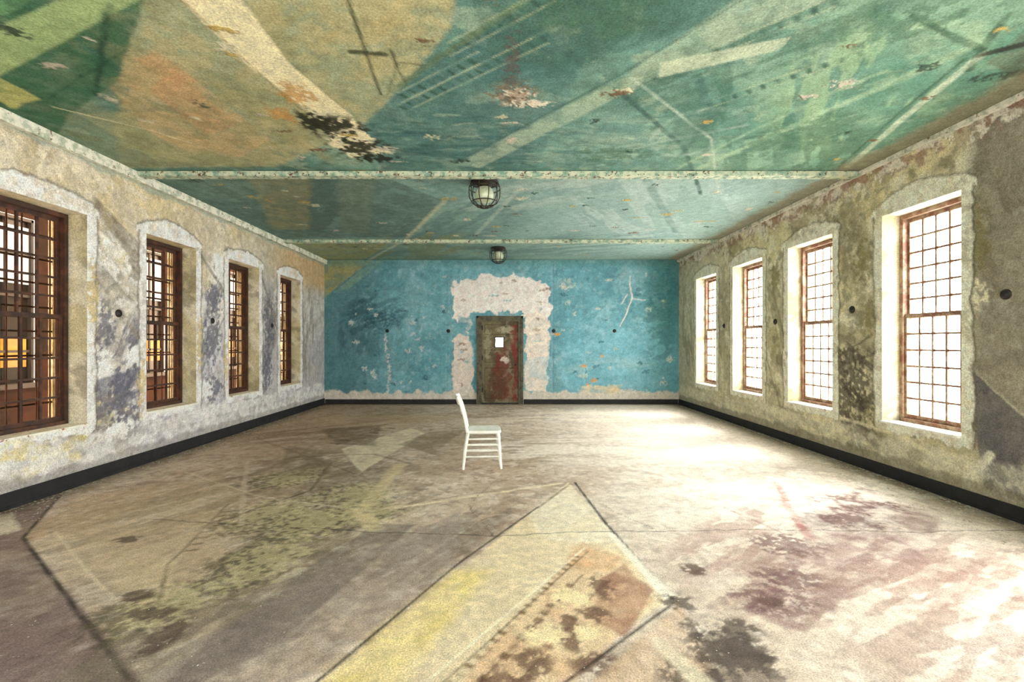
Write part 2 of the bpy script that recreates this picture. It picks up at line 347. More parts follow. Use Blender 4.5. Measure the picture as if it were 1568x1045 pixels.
# ================= CEILING, with the projected image painted into its colours
vs=axis([YR,2.6,6,YB],lambda y:.12 if y<2.6 else(.016 if y<6 else .03)); us=axis([XL,XR],.016)
u,v,F=grid(us,vs); c=Canvas(u,v,(122,162,144),.92)
c.mottle((92,138,126),.7,.42,.6,.7); c.mottle((162,190,162),1.0,.48,.64,.6,ang=.7,stretch=2)
c.mottle((74,110,96),2.6,.53,.67,.45); c.mottle((188,204,172),5,.56,.66,.4); c.mottle((66,96,86),9,.59,.67,.35)
c.mix((98,150,114),sstep(u,.8,3.5)*sstep(-v,-5.7,-5.6)*.4)
r=sstep(v,5.68,5.72); c.mix((138,174,164),r*.8); c.mix((104,140,136),r*sstep(fbm(u,v,1.2,41,4),.45,.6)*.6)
c.mix((172,198,188),r*sstep(u,-1,2.5)*.6)
for (x,y,rx,ry,col,a,sc,st,op) in [(-.3,4.9,1.7,.6,(56,90,90),0,10,5,.7),(.6,4.8,1.6,.7,(176,198,172),5,10,5,.5),(2.4,4.6,1.8,.7,(64,110,90),60,7,6,.6),(3.0,4.0,1.6,.8,(166,196,150),62,7,6,.6),(1.6,3.4,1.6,.5,(70,108,90),-42,8,6,.6),(.3,3.3,1.4,.5,(60,98,82),-40,9,6,.6),(-2.6,4.2,1.6,.7,(172,160,106),70,7,5,.5),(-3.4,5.0,1.1,.6,(104,126,98),70,7,5,.5),(-3.5,3.4,1.2,.5,(70,120,80),-30,6,6,.6),(-1.2,3.2,1.0,.5,(150,146,92),-40,8,5,.5),(-1.0,8.0,2.4,1.4,(100,134,130),-60,5,6,.6),(-3.0,7.4,2.2,1.0,(76,98,88),-60,5,6,.6),(2.4,7.6,2.4,1.5,(190,210,200),60,5,6,.6),(1.5,10,2.4,1.3,(92,128,124),-20,5,6,.5),(-2,10.3,2.2,1.2,(140,148,96),-60,5,6,.6),(.4,6.6,1.6,.7,(190,208,194),-35,6,6,.5),(3.5,5.2,1,.5,(76,108,84),60,8,5,.6)]:
    c.streak(x,y,rx,ry,col,math.radians(a),sc,.5,st,op)
c.poly([(-4.6,5.75),(-1.6,5.75),(-.9,6.9),(-1.9,9.2),(-4.6,9.3)],(88,114,102),.75,.04,.03)
c.poly([(-3.2,5.8),(-2.4,5.8),(-3.6,8.6),(-4.3,8.6)],(166,162,116),.6,.08,.06)
c.poly([(-2.1,5.8),(-1.6,5.8),(-2.6,8.9),(-3.1,8.9)],(134,148,120),.5,.05,.04)
c.poly([(-4.6,9.5),(-2.2,9.5),(-3.6,11.8),(-4.6,11.8)],(174,172,108),.75,.06,.05)
c.line([(-.9,6.9),(-2.0,9.4),(-3.4,11.7)],.08,(212,214,176),.8,.05)  # pale edge of a light ray painted on the ceiling
c.line([(1.7,5.8),(3.2,8.8)],.12,(104,138,128),.7,.04); c.line([(.2,6.3),(-.6,9.1)],.08,(196,210,194),.6,.04)
c.poly([(1.9,5.8),(2.5,5.8),(3.9,8.9),(3.3,8.9)],(150,182,168),.5,.04,.03)
# ochre region left
c.poly([(-2.7,2.5),(-.25,2.5),(-.35,3.1),(-.94,3.95),(-1.45,4.6),(-2.68,5.55),(-4.6,5.6),(-3.6,4.3),(-3.0,3.8)],(210,196,140),.75,.05,.04,3,.4)
c.poly([(-3.2,3.75),(-2.5,3.35),(-2.4,4.8),(-3.0,5.3),(-3.7,5.0)],(216,190,138),.75,.03,.02,4,.5)
c.poly([(-2.95,3.9),(-2.55,3.6),(-2.55,4.5),(-3.0,4.7)],(216,170,122),.6,.03,.03)
c.poly([(-2.75,3.45),(-2.5,3.35),(-2.45,3.75),(-2.7,3.85)],(216,170,122),.5,.03,.03)
c.poly([(-4.6,4.0),(-3.6,4.0),(-3.4,5.5),(-4.6,5.6)],(132,150,122),.8,.05,.04)
c.poly([(-3.9,4.3),(-3.5,4.25),(-3.6,5.4),(-4.0,5.4)],(188,190,142),.6,.03,.03)
c.poly([(-3.35,5.0),(-2.9,5.45),(-3.6,5.55),(-3.9,5.0)],(200,200,148),.5,.1,.1)
c.mix((140,144,98),sstep(fbm(u,v,4,64,5),.5,.6)*sstep(-u,1,2)*sstep(-v,-5.6,-5.5)*.35)
# green shapes top left
c.poly([(-4.6,2.4),(-2.0,2.4),(-2.2,2.86),(-2.55,3.2),(-3.1,3.75),(-4.0,4.3),(-4.6,4.8)],(62,112,82),1,.02,.012,4,.3)
c.poly([(-4.4,3.95),(-3.94,3.66),(-2.95,3.2),(-2.0,2.75),(-2.3,2.7),(-3.6,3.2),(-4.3,3.6)],(182,208,144),1,.02,.008,4,.2)
c.poly([(-3.2,3.0),(-2.3,2.6),(-2.6,2.5),(-3.6,2.8)],(120,172,120),.8,.02,.02)
c.line([(-4.0,4.15),(-3.5,4.6),(-3.2,5.0)],.025,(230,226,184),.9)
c.line([(-3.45,3.95),(-2.45,2.9)],.04,(40,78,60),.9); c.line([(-3.9,4.0),(-2.7,3.35)],.02,(46,82,64),.8)
c.poly([(-4.35,3.75),(-4.0,3.6),(-4.0,4.0),(-4.4,4.2)],(222,222,138),.8)
# cream strip
c.poly([(-2.0,2.5),(-1.6,2.5),(-1.62,3.5),(-1.42,4.3),(-1.38,5.1),(-1.75,5.3),(-1.8,4.1),(-1.95,3.5)],(250,243,198),1.08,.02,.02,4,.12)
c.line([(-1.98,2.8),(-1.92,3.5),(-1.84,4.2)],.018,(150,130,72),.9)
# darker teal zone
c.poly([(-1.35,4.5),(-.9,3.9),(-.6,3.5),(-.1,3.1),(.6,3.2),(.5,4.4),(.35,5.6),(-1.5,5.65)],(70,114,114),.75,.04,.04,3,.4)
c.poly([(-.3,2.5),(1.6,2.5),(1.3,3.1),(.4,3.6),(-.1,3.4)],(72,110,96),.75,.04,.03)
c.poly([(.2,4.4),(1.0,4.0),(2.0,5.6),(.4,5.6)],(108,150,140),.6,.05,.04)
for p in [(-1.62,4.6,.35,.35),(-1.55,5.0,.4,.3),(-1.45,5.3,.35,.15),(-1.8,4.45,.2,.3)]:
    c.blob(*p,(42,46,30),1.05,.53,9)
for p in [(-1.5,4.75,.2,.2),(-1.75,4.9,.12,.2),(-1.35,5.1,.15,.12)]: c.blob(*p,(248,242,202),1.08,.53,10)
for p in [(-1.75,3.95,.2,.25),(-2.05,4.3,.15,.2)]: c.blob(*p,(204,152,74),.8,.56,11)
for i in range(50):
    x=random.uniform(-1.3,1.2); y=random.uniform(4.3,5.5); c.line([(x,y),(x+random.uniform(.1,.4),y+random.uniform(-.04,.04))],random.uniform(.012,.035),(48,78,78) if i%3 else (186,204,176),.6,.03,.05,8,.6)
# building motif from the projected image, painted on the ceiling
for (x0,y0,x1,y1,n) in [(-.95,4.15,.3,3.15,16),(1.05,3.75,2.05,2.8,14),(-.4,3.3,.3,2.75,9),(1.75,4.1,2.6,3.3,11),(-.9,3.95,-.2,3.4,8)]:
    c.rows(x0,y0,x1,y1,n,.035,.085,(58,94,78),.95)
    c.line([(x0,y0-.03),(x1,y1-.03)],.014,(202,212,172),.7,.014,.006,6,.7)
    c.line([(x0,y0+.12),(x1,y1+.12)],.014,(202,212,172),.6,.014,.006,6,.7)
c.line([(-.94,3.9),(-.45,3.4),(.3,2.7)],.06,(108,132,98),.8,.02,.01)
c.line([(-1.05,3.95),(-1.0,3.3),(-.95,2.7)],.026,(66,74,48),1,.015,.006,5,.2)
c.line([(-1.1,3.37),(-.88,3.40)],.05,(66,74,48),1); c.line([(-.83,3.35),(-.8,3.8)],.025,(66,74,48),.9)
c.line([(-1.0,3.95),(-.8,3.5),(-.5,3.55)],.02,(78,88,58),.8)
c.poly([(-.6,5.5),(-.3,5.6),(1.25,3.6),(2.0,2.8),(1.5,2.7),(.9,3.7)],(186,206,174),.65,.04,.015,3,.5)
c.line([(-.6,5.45),(.9,3.65),(1.55,2.7)],.018,(66,98,88),.8,.015,.005)
c.line([(.9,3.85),(1.9,5.0),(2.75,6.6)],.05,(70,104,94),1,.02,.01)
c.line([(1.0,3.7),(2.1,4.8),(2.9,6.4)],.03,(190,208,188),.8,.02,.01)
c.poly([(1.2,3.7),(1.95,3.35),(1.95,3.2),(1.15,3.5)],(210,222,188),.8,.02,.01); c.line([(1.55,3.75),(1.8,4.15)],.07,(80,120,108),.9,.02)
a=[(1.9+.42*math.cos(t/6.28),4.7+.5*math.sin(t/6.28)) for t in range(5,36)]
c.line(a,.06,(186,204,188),.5,.06,.05,5,.7); c.line([(1.55,4.9),(2.3,4.5)],.05,(186,204,188),.5,.04); c.line([(1.9,4.2),(1.95,5.2)],.05,(76,112,100),.7,.04)
c.poly([(1.6,4.4),(1.9,4.3),(2.0,5.0),(1.7,5.1)],(90,126,112),.6,.06,.06)
c.line([(4.05,5.55),(3.65,4.2),(3.45,3.4)],.07,(210,224,194),1,.02,.006); c.line([(3.95,5.55),(3.57,4.25),(3.38,3.45)],.03,(62,100,76),.9,.02,.006)
c.line([(2.3,5.6),(2.9,4.2),(3.2,3.55),(3.3,3.3),(3.1,3.1),(2.7,3.1)],.09,(182,208,168),.65,.06,.03)
c.line([(2.05,5.6),(2.6,4.2),(2.9,3.6)],.04,(172,200,162),.6,.04,.02)
c.poly([(3.3,2.5),(4.4,2.5),(4.4,3.9),(3.6,3.5)],(94,100,80),.85,.04,.04)
c.line([(3.45,3.4),(3.9,3.1)],.08,(50,56,46),1); c.line([(2.6,3.0),(3.4,3.35)],.05,(60,92,70),.9); c.line([(3.2,3.0),(3.55,3.6)],.05,(54,82,62),.8)
for p in [(2.6,3.1,.5,.3),(3.1,4.6,.4,.6),(1.2,5.2,.6,.3),(.6,3.0,.5,.3),(2.7,4.9,.3,.5)]: c.blob(*p,(74,114,88),.6,.56,8)
for p in [(.09,3.95,.2,.14),(.2,4.1,.25,.08)]: c.blob(*p,(230,222,198),1.08,.53,14,0,-1)
c.blob(.05,3.6,.1,.7,(98,86,76),.7,.6,14); c.blob(.05,3.95,.3,.25,(130,104,76),.7,.6,14)
for i in range(130):
    c.blob(random.uniform(-4,4),random.uniform(2.8,11),random.uniform(.05,.18),random.uniform(.03,.12),random.choice([(216,214,178),(196,172,96),(208,200,178),(60,82,68),(120,94,66)]),1,.6,16,0,-1)
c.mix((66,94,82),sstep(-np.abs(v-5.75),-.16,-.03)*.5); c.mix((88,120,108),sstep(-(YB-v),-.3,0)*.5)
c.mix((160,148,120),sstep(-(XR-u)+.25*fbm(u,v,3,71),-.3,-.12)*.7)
c.grain(18,.18,(.93,.9,.92))
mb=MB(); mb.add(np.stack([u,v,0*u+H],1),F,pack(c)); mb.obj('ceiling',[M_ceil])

# ================= SIDE WALLS
DEP=.42
def side_wall(name,X,sgn,wins,z0,z1,paint,mat,mul):
    holes=[(a,b,z0,z1) for a,b in wins]
    br=sorted([YR,YB]+[t for w in wins for t in w])
    us=axis(br,lambda y:.08 if y<3.2 else .016); vs=axis([0,z0,z1,H],.016)
    u,v,F=grid(us,vs,holes); c=Canvas(u,v,(200,190,170)); paint(c,wins,z0,z1); c.grain(18,.2,mul)
    mb=MB(); mb.add(np.stack([0*u+X,u,v],1),F,pack(c))
    us2=np.array(br); vs2=np.array([-.3,z0,z1,H+.3]); a,b,F2=grid(us2,vs2,holes)
    C=np.zeros((len(a),4)); C[:,:3]=lin((80,60,48)); mb.add(np.stack([0*a+X+sgn*DEP,a,b],1),F2,C)
    for (ya,yb) in wins:
        for kind in range(4):
            d=axis([0,DEP],.05)
            if kind<2:
                t=axis([z0,z1],.04); p,q,F3=grid(d,t); y=(ya,yb)[kind]
                P=np.stack([X+sgn*p,0*p+y,q],1)
            else:
                t=axis([ya,yb],.04); p,q,F3=grid(d,t); z=(z0,z1)[kind-2]
                P=np.stack([X+sgn*p,q,0*p+z],1)
            cc=Canvas(p*1.0,q+kind*3.1+ya,(232,224,200)); cc.mottle((204,192,148),2.5,.48,.6,.8); cc.mottle((140,128,104),5,.58,.66,.6)
            mb.add(P,F3,pack(cc))
    return mb.obj(name,[mat])
def arch_white(c,wins,z0,z1,col,wid,top,seed,op=.97):
    for i,(a,b) in enumerate(wins):
        k=fbm(c.u,c.v,12,seed+i*3,5)-.5; k2=fbm(c.u,c.v,2.5,seed+i*3+90,3)-.5
        dx=np.maximum(np.maximum(a-c.u,c.u-b),0)-k2*.05
        side=(c.v<z1+.02)&(c.v>z0-.08+.1*k)
        m=np.where(side,sstep(-(dx+k*.06),-wid-.01,-wid+.01),0)
        cx=(a+b)/2; w=(b-a)/2+wid+.03
        e=(c.v-z1)-(top*(1-.6*((c.u-cx)/w)**2))+k2*.08
        m2=np.where((c.v>=z1-.0)&(np.abs(c.u-cx)<w+.05*k),sstep(-(e+k*.07),-.012,.012),0)
        m=np.maximum(m,m2); bro=sstep(fbm(c.u,c.v,9,seed+50,5),.54,.6)*.5
        c.mix(col,m*op*(1-bro),None,1)
        rim=np.exp(-((dx+k*.06-wid)/.014)**2)*side; c.mix((96,84,66),rim*.7)
        rim=np.exp(-((e+k*.07)/.014)**2)*(np.abs(c.u-cx)<w)*(c.v>z1); c.mix((100,88,70),rim*.7)
WL=[(-1.2,-.25),(.6,1.55),(2.38,3.33),(4.13,5.08),(5.92,6.87),(7.68,8.63),(9.44,10.36)]  # the unseen ones beside and behind the camera are added for light
WR=[(-.8,.15),(.95,1.9),(2.7,3.65),(4.46,5.4),(6.22,7.2),(7.92,8.95),(9.66,10.66)]  # unseen ones near the camera likewise added to light the room
def paintL(c,wins,z0,z1):
    u,v=c.u,c.v
    c.c[:]=lin((222,214,196)); c.mottle((188,186,186),.9,.45,.58,.75); c.mottle((234,218,170),1.1,.5,.62,.7); c.mottle((246,243,236),2.2,.5,.6,.7,h=.6)
    c.mottle((162,154,142),3.5,.55,.63,.55); c.mottle((118,112,106),6,.59,.67,.5); c.mottle((248,245,238),8,.57,.62,.8,h=.8)
    c.mix((226,206,154),sstep(v,2.6,3.1)*.5); c.mix((190,188,206),sstep(-v,-2.2,-1.2)*sstep(u,5.2,6)*.5)
    c.mix((170,166,156),sstep(u,7.3,9)*.45)
    c.mix((214,174,110),sstep(u,8.8,10)*sstep(v,2.6,3.0)*.6)
    for (x,y,rx,ry,col,a,sc,st,op) in [(5.5,1.3,.8,.4,(108,108,120),55,9,4,.8),(5.5,2.4,.7,.3,(128,118,102),-40,9,5,.65),(7.3,1.8,1.1,.35,(116,114,118),70,8,4,.65),(9.0,1.8,1.2,.4,(120,116,112),75,8,4,.6),(5.0,.4,1.3,.25,(134,128,128),5,9,6,.6),(7.5,.4,2,.25,(160,152,146),3,9,6,.55),(10.8,1.8,1.3,.5,(134,128,110),80,8,4,.6)]:
        c.streak(x,y,rx,ry,col,math.radians(a),sc,.5,st,op)
    c.poly([(5.14,3.15),(5.98,2.65),(6.0,2.45),(5.2,2.9)],(130,118,98),.75,.03,.02)  # diagonal shadow band painted into the wall colour
    for p in [(5.5,.95,.35,.45),(5.65,.6,.3,.25),(7.25,1.6,.3,.6),(7.3,2.2,.3,.35),(5.3,1.7,.2,.35),(9.0,1.9,.3,.7),(8.9,1.0,.3,.5),(7.3,.8,.3,.3)]:
        c.blob(*p,(104,104,118),.8,.56,11)  # grey blotches painted as tree shadows
    for p in [(5.75,1.35,.2,.2),(5.3,1.2,.15,.3),(7.1,.8,.2,.2),(5.5,.5,.3,.15),(7.4,2.7,.2,.3)]: c.blob(*p,(252,249,242),1,.5,10)
    c.poly([(5.2,1.1),(5.95,1.25),(5.95,1.05),(5.2,.85)],(104,104,122),.75,.02,.01); c.poly([(5.15,2.3),(5.85,1.6),(5.85,1.5),(5.15,2.1)],(166,156,138),.7,.03,.02)  # diagonal bands of the projected image, painted on the wall
    c.poly([(5.2,.8),(5.9,1.0),(5.9,.9),(5.2,.65)],(110,110,124),.7,.02,.01); c.poly([(3.5,1.3),(5.2,.9),(5.2,.75),(3.5,1.1)],(134,124,108),.55,.03,.02)
    c.poly([(4.0,.75),(5.0,.35),(5.0,.28),(4.0,.5)],(238,218,124),1,.03,.02); c.poly([(4.3,.3),(5.1,.6),(5.1,.45),(4.4,.2)],(238,218,124),.7,.03,.02)
    c.line([(6.9,2.9),(7.6,2.3)],.06,(124,116,100),.8); c.line([(7.0,1.1),(7.6,2.0)],.05,(126,122,120),.7); c.line([(8.7,2.8),(9.3,1.8)],.06,(118,112,102),.8)
    arch_white(c,wins,z0,z1,(250,247,240),.12,.23,500)
    for p in [(5.15,2.0,.1,.6),(5.85,1.0,.1,.5),(6.95,1.5,.1,.6),(7.6,1.2,.1,.5)]: c.blob(*p,(212,190,130),.8,.58,12)
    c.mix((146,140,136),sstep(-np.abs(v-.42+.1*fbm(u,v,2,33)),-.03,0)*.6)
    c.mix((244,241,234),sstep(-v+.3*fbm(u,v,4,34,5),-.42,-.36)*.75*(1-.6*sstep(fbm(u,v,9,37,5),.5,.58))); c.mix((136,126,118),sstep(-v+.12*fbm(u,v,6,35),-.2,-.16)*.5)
    c.mix((150,170,154),sstep(v+.15*fbm(u,v,4,36),3.5,3.56)*.7)
def paintR(c,wins,z0,z1):
    u,v=c.u,c.v
    c.c[:]=lin((212,202,170)); c.mottle((188,176,146),.9,.45,.6,.8); c.mottle((226,214,172),1.2,.5,.62,.7); c.mottle((160,150,122),3,.53,.63,.6); c.mottle((236,230,208),5,.56,.62,.6,h=.6)
    c.mottle((164,152,110),2,.56,.62,.5,h=-.5); c.mottle((108,100,78),7,.59,.67,.5)
    c.mix((140,132,120),sstep(-u,-4.5,-4.2)*.8)
    c.mix((198,196,176),sstep(u,8.8,10.5)*.5)
    c.mix((222,210,174),sstep(-v,-.7,-.4)*.5)
    for (x,y,rx,ry,col,a,sc,st,op) in [(5.8,1.1,.6,.5,(92,82,68),30,10,4,.75),(4.0,2.3,1.0,.4,(126,116,96),70,8,4,.6),(7.6,1.6,1.3,.35,(134,124,100),75,8,4,.55),(9.3,1.6,1.3,.35,(150,140,112),75,8,4,.5),(5.8,2.6,.9,.35,(140,130,104),70,8,4,.55),(6.5,.35,2.2,.3,(124,114,92),4,9,6,.55),(9.5,.35,2.0,.3,(160,148,120),3,9,6,.5),(11.2,1.8,1.3,.4,(140,134,112),80,8,4,.6)]:
        c.streak(x,y,rx,ry,col,math.radians(a),sc,.5,st,op)
    c.poly([(4.4,1.3),(3.92,.9),(3.0,.6),(3.0,.1),(4.25,.2)],(108,104,104),1,.02,.015,4,.2)  # grey roof shape of the projected image, painted in
    c.line([(4.4,1.3),(3.92,.9),(3.0,.6)],.02,(208,198,172),.8)
    for p in [(5.8,1.05,.3,.4),(6.0,.75,.25,.35),(5.6,.8,.3,.2),(5.9,1.35,.35,.15),(5.75,.45,.3,.35)]: c.blob(*p,(76,68,58),.8,.57,13)  # tree-shadow blots painted into the wall colour
    c.line([(6.1,.7),(5.5,.3),(4.9,.15)],.05,(96,84,68),.9); c.line([(4.2,.5),(4.4,.2)],.08,(238,232,210),1); c.line([(6.1,1.2),(5.5,1.4)],.04,(100,88,72),.8); c.line([(6.1,1.35),(5.55,1.6)],.03,(108,96,80),.8)
    c.line([(5.0,.5),(4.4,.75)],.05,(114,104,88),.8); c.line([(6.1,.55),(5.2,.5),(4.5,.3)],.04,(230,220,190),.8)
    c.poly([(6.2,.5),(5.4,.5),(4.6,.3),(5.2,.2)],(122,112,94),.6,.03,.03)
    c.blob(4.36,1.95,.2,.2,(228,220,194),1,.53,11); c.poly([(6.0,2.6),(5.6,2.2),(5.65,2.0),(6.05,2.3)],(146,136,112),.6)
    c.line([(7.6,2.4),(7.3,1.6)],.04,(126,116,94),.8); c.line([(7.4,.5),(7.8,1.3)],.04,(146,136,112),.7)
    for p in [(4.3,2.4,.15,.5),(5.7,2.5,.2,.4),(7.55,2.6,.2,.3),(5.6,1.8,.15,.3)]: c.blob(*p,(134,124,84),.7,.57,12)
    arch_white(c,wins,z0,z1,(240,234,216),.12,.24,700)
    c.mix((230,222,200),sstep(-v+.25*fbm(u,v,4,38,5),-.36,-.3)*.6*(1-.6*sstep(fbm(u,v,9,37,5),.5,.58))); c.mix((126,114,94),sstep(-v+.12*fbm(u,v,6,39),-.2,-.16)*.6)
    k=fbm(u,v,9,40,5); c.mix((150,112,98),sstep(v+.25*k,3.5,3.54)*.7*sstep(fbm(u,v,5,44,4),.42,.5)); c.mix((228,222,208),sstep(v+.3*k+.1*fbm(u,v,14,42),3.6,3.64)*.85*sstep(fbm(u,v,9,45,4),.44,.52),None,1)
ZL=(.62,2.9); ZR=(.6,2.97)
side_wall('wall_left',XL,-1,WL,*ZL,paintL,M_wallL,(1.02,1.0,1.02)); side_wall('wall_right',XR,1,WR,*ZR,paintR,M_wallR,(1.1,1.09,1.06))

# ================= BACK WALL with door opening
DX0,DX1,DZ=-.7,.42,2.17
us=axis([XL,DX0,DX1,XR],.02); vs=axis([0,DZ,H],.02); u,v,F=grid(us,vs,[(DX0,DX1,0,DZ)]); c=Canvas(u,v,(124,184,196),.92)
c.mottle((102,164,178),.9,.42,.58,.7); c.mottle((150,200,208),1.3,.5,.62,.55); c.mottle((88,146,158),3,.54,.64,.45); c.mottle((176,206,206),9,.6,.68,.35); c.mottle((80,128,138),12,.61,.69,.3)
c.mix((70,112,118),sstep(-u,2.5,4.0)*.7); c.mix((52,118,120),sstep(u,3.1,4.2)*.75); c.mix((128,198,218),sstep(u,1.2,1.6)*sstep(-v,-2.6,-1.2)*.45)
for (x,y,rx,ry,col,a,sc,st,op) in [(-3.3,2.3,1.1,.7,(54,90,98),20,8,4,.65),(-3.2,1.0,1.1,.5,(98,146,150),5,6,5,.5),(2.8,2.4,1.2,.6,(90,152,164),30,7,4,.5),(2.5,.8,1.4,.4,(176,212,212),5,7,5,.4),(-2.2,2.8,1.4,.5,(108,166,176),10,6,5,.5),(3.7,2.0,.6,1.4,(60,114,114),10,6,2,.5),(-4.1,1.6,.5,1.6,(56,92,96),85,6,4,.5),(-2.3,1.6,.5,1.4,(96,150,160),88,8,5,.4)]:
    c.streak(x,y,rx,ry,col,math.radians(a),sc,.5,st,op)
c.poly([(-4.6,3.6),(-3.3,3.6),(-4.0,3.1),(-4.6,2.6)],(164,162,96),.85,.03,.02); c.poly([(-3.3,3.6),(-3.0,3.6),(-3.9,2.9),(-4.3,2.8)],(134,168,148),.7,.03,.02)
for i in range(30):
    x=random.uniform(-3.9,-2.6); z=random.uniform(1.9,2.6); c.line([(x,z),(x+random.uniform(-.25,.25),z+random.uniform(-.05,.15))],.02,(46,78,86),.6,.03,.04,9)
for p in [(-3.2,2.05,.5,.35),(-3.6,2.3,.4,.4)]: c.blob(*p,(52,88,96),.6,.57,12)
for k in range(6): c.blob(-2.95+.05*math.sin(k),.4+.25*k,.06,.16,(206,214,208),.9,.54,16)
W=[(-1.38,2.9),(-1.3,3.08),(-.9,3.14),(-.3,3.22),(.3,3.2),(.85,3.1),(1.1,2.9),(1.14,2.3),(1.05,2.15),(.45,2.15),(.45,2.3),(-.75,2.3),(-.9,2.2),(-.9,1.75),(-1.0,1.9),(-1.3,2.2)]
c.poly(W,(246,243,236),1.1,.02,.16,5,.0,1)
c.poly([(-1.33,1.6),(-1.15,1.75),(-.92,1.7),(-.8,1.3),(-.82,.2),(-1.3,.2)],(234,227,214),1.08,.02,.1,6,.15,1)
c.poly([(.5,2.3),(1.0,2.3),(1.1,1.7),(1.04,1.0),(1.04,.35),(.5,.3)],(244,237,222),1.08,.02,.14,6,.18,1)
c.poly([(-1.2,2.2),(-.82,2.12),(-.8,1.72),(-.95,1.8),(-1.15,1.9)],(104,166,182),.85,.03,.06)
c.poly([(.55,1.1),(1.15,1.2),(1.15,.55),(.6,.7)],(160,204,216),.5,.03,.06)
for i in range(22):
    x=random.uniform(-1.3,1.05); z=random.uniform(2.3,3.1) if i%2 else random.uniform(.4,2.2)
    if -.75<x<.5 and z<2.3: x=.8 if i%3 else -1.1
    c.blob(x,z,random.uniform(.06,.2),random.uniform(.03,.08),random.choice([(146,188,194),(156,132,110),(184,168,144)]),.9,.6,16)
c.line([(1.2,3.5),(1.2,.1)],.03,(90,150,168),.8,.015,.005); c.line([(1.15,3.5),(1.15,.1)],.015,(196,220,220),.6,.012,.005)
c.line([(-1.45,3.4),(-1.45,.1)],.02,(86,144,154),.6,.012,.01)
c.line([(3.12,3.2),(3.1,2.95),(3.16,2.65),(3.0,2.2),(2.85,1.95)],.032,(230,230,220),1.08,.02,.03,6,.0); c.line([(3.16,2.65),(3.5,2.6)],.022,(230,230,220),1,.02,.02,5,.1); c.line([(3.05,2.75),(2.9,2.5)],.022,(230,230,220),1,.02,.02,5,.1)
for (x,z,rx,rz) in [(1.3,1.75,.14,.05),(1.95,.95,.09,.05),(2.2,.6,.12,.07),(2.75,.35,.12,.06),(2.4,1.2,.06,.05),(2.05,.5,.08,.05)]:
    c.blob(x,z,rx,rz,(222,164,84),1,.5,14)
for i in range(40):
    c.blob(random.uniform(1.3,4.2),random.uniform(.2,3.3),random.uniform(.04,.16),random.uniform(.03,.12),random.choice([(208,216,200),(180,206,192),(72,128,142)]),.9,.6,16)
for i in range(40):
    c.blob(random.uniform(-4.2,-1.5),random.uniform(.2,3.3),random.uniform(.04,.14),random.uniform(.03,.12),random.choice([(200,214,208),(66,112,126)]),.9,.6,16)
c.poly([(1.9,.45),(2.9,.5),(2.9,.25),(1.9,.2)],(230,218,176),.9,.03,.12,8,.5)
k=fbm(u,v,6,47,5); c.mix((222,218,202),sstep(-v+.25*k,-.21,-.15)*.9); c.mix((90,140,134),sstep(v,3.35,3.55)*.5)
c.grain(16,.16,(1.04,.95,.96))
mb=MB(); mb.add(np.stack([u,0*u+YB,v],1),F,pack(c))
C4=np.zeros((8,4)); C4[:,:3]=lin((120,110,90))
V=[(DX0,YB,0),(DX0,YB,DZ),(DX1,YB,DZ),(DX1,YB,0)]; V+= [(x,YB+.3,z) for x,_,z in V]
mb.add(V,[(0,1,5,4),(1,2,6,5),(2,3,7,6)],C4)
mb.obj('wall_back',[M_back])
rear_fill=[(-3.6,-2.5),(-1.5,-.4),(.4,1.5),(2.5,3.6)]  # unseen rear wall windows, added as frontal fill light
us=axis(sorted([XL,XR]+[t for w in rear_fill for t in w]),.1); vs=axis([0,.6,2.97,H],.1)
hl=[(a,b,.6,2.97) for a,b in rear_fill]; u,v,F=grid(us,vs,hl); c=Canvas(u,v,(206,200,176)); c.mottle((160,180,170),1.2,.45,.6,.7)
mb=MB(); mb.add(np.stack([u,0*u+YR,v],1),F,pack(c)); mb.obj('wall_rear',[M_wallR])

# ================= WINDOWS
wn=[0]
def window(axis_,P,sgn,a,b,z0,z1,mf,mg,cols=5,rows=6,bars=False,mun=.018):
    wn[0]+=1; mb=MB()
    def bx(d0,d1,s0,s1,h0,h1,m=0):
        lo,hi=sorted((P+sgn*d0,P+sgn*d1))
        if axis_=='x': mb.box(lo,hi,s0,s1,h0,h1,m)
        else: mb.box(s0,s1,lo,hi,h0,h1,m)
    e=.003; a+=e;b-=e;z0+=e;z1-=e; fw=.045
    r=.2
    bx(r,r+.1,a,a+fw,z0,z1); bx(r,r+.1,b-fw,b,z0,z1); bx(r,r+.1,a+fw,b-fw,z1-fw,z1); bx(r-.02,r+.1,a+fw,b-fw,z0,z0+.06)
    zm=(z0+z1)/2+.03
    for si,(h0,h1,dd) in enumerate(((z0+.06,zm+.025,r+.02),(zm-.025,z1-fw,r+.055))):
        A,B=a+fw,b-fw; st=.028
        bx(dd,dd+.032,A,A+st,h0,h1); bx(dd,dd+.032,B-st,B,h0,h1); bx(dd,dd+.032,A+st,B-st,h0,h0+.045); bx(dd,dd+.032,A+st,B-st,h1-.045,h1)
        for k in range(1,cols):
            x=A+st+(B-A-2*st)*k/cols; bx(dd+.005,dd+.027,x-mun/2,x+mun/2,h0+.045,h1-.045)
        for k in range(1,rows):
            z=h0+.045+(h1-h0-.09)*k/rows; bx(dd+.006,dd+.026,A+st,B-st,z-mun/2,z+mun/2)
        bx(dd+.014,dd+.018,A+st,B-st,h0+.045,h1-.045,1)
    if axis_=='x': bx(-.035,r-.022,a-.0,b+.0,z0,z0+.022,2)
    if bars:
        n=6
        for k in range(n+1):
            y=a+.03+(b-a-.06)*k/n; x=P+sgn*.37; mb.tube([(x,y,z0),(x,y,z1)],.008,6,0)
        for k in range(1,9):
            z=z0+(z1-z0)*k/9; bx(.375,.385,a,b,z-.010,z+.010)
    return mb.obj('window_%d'%wn[0],[mf,mg,M_sill])
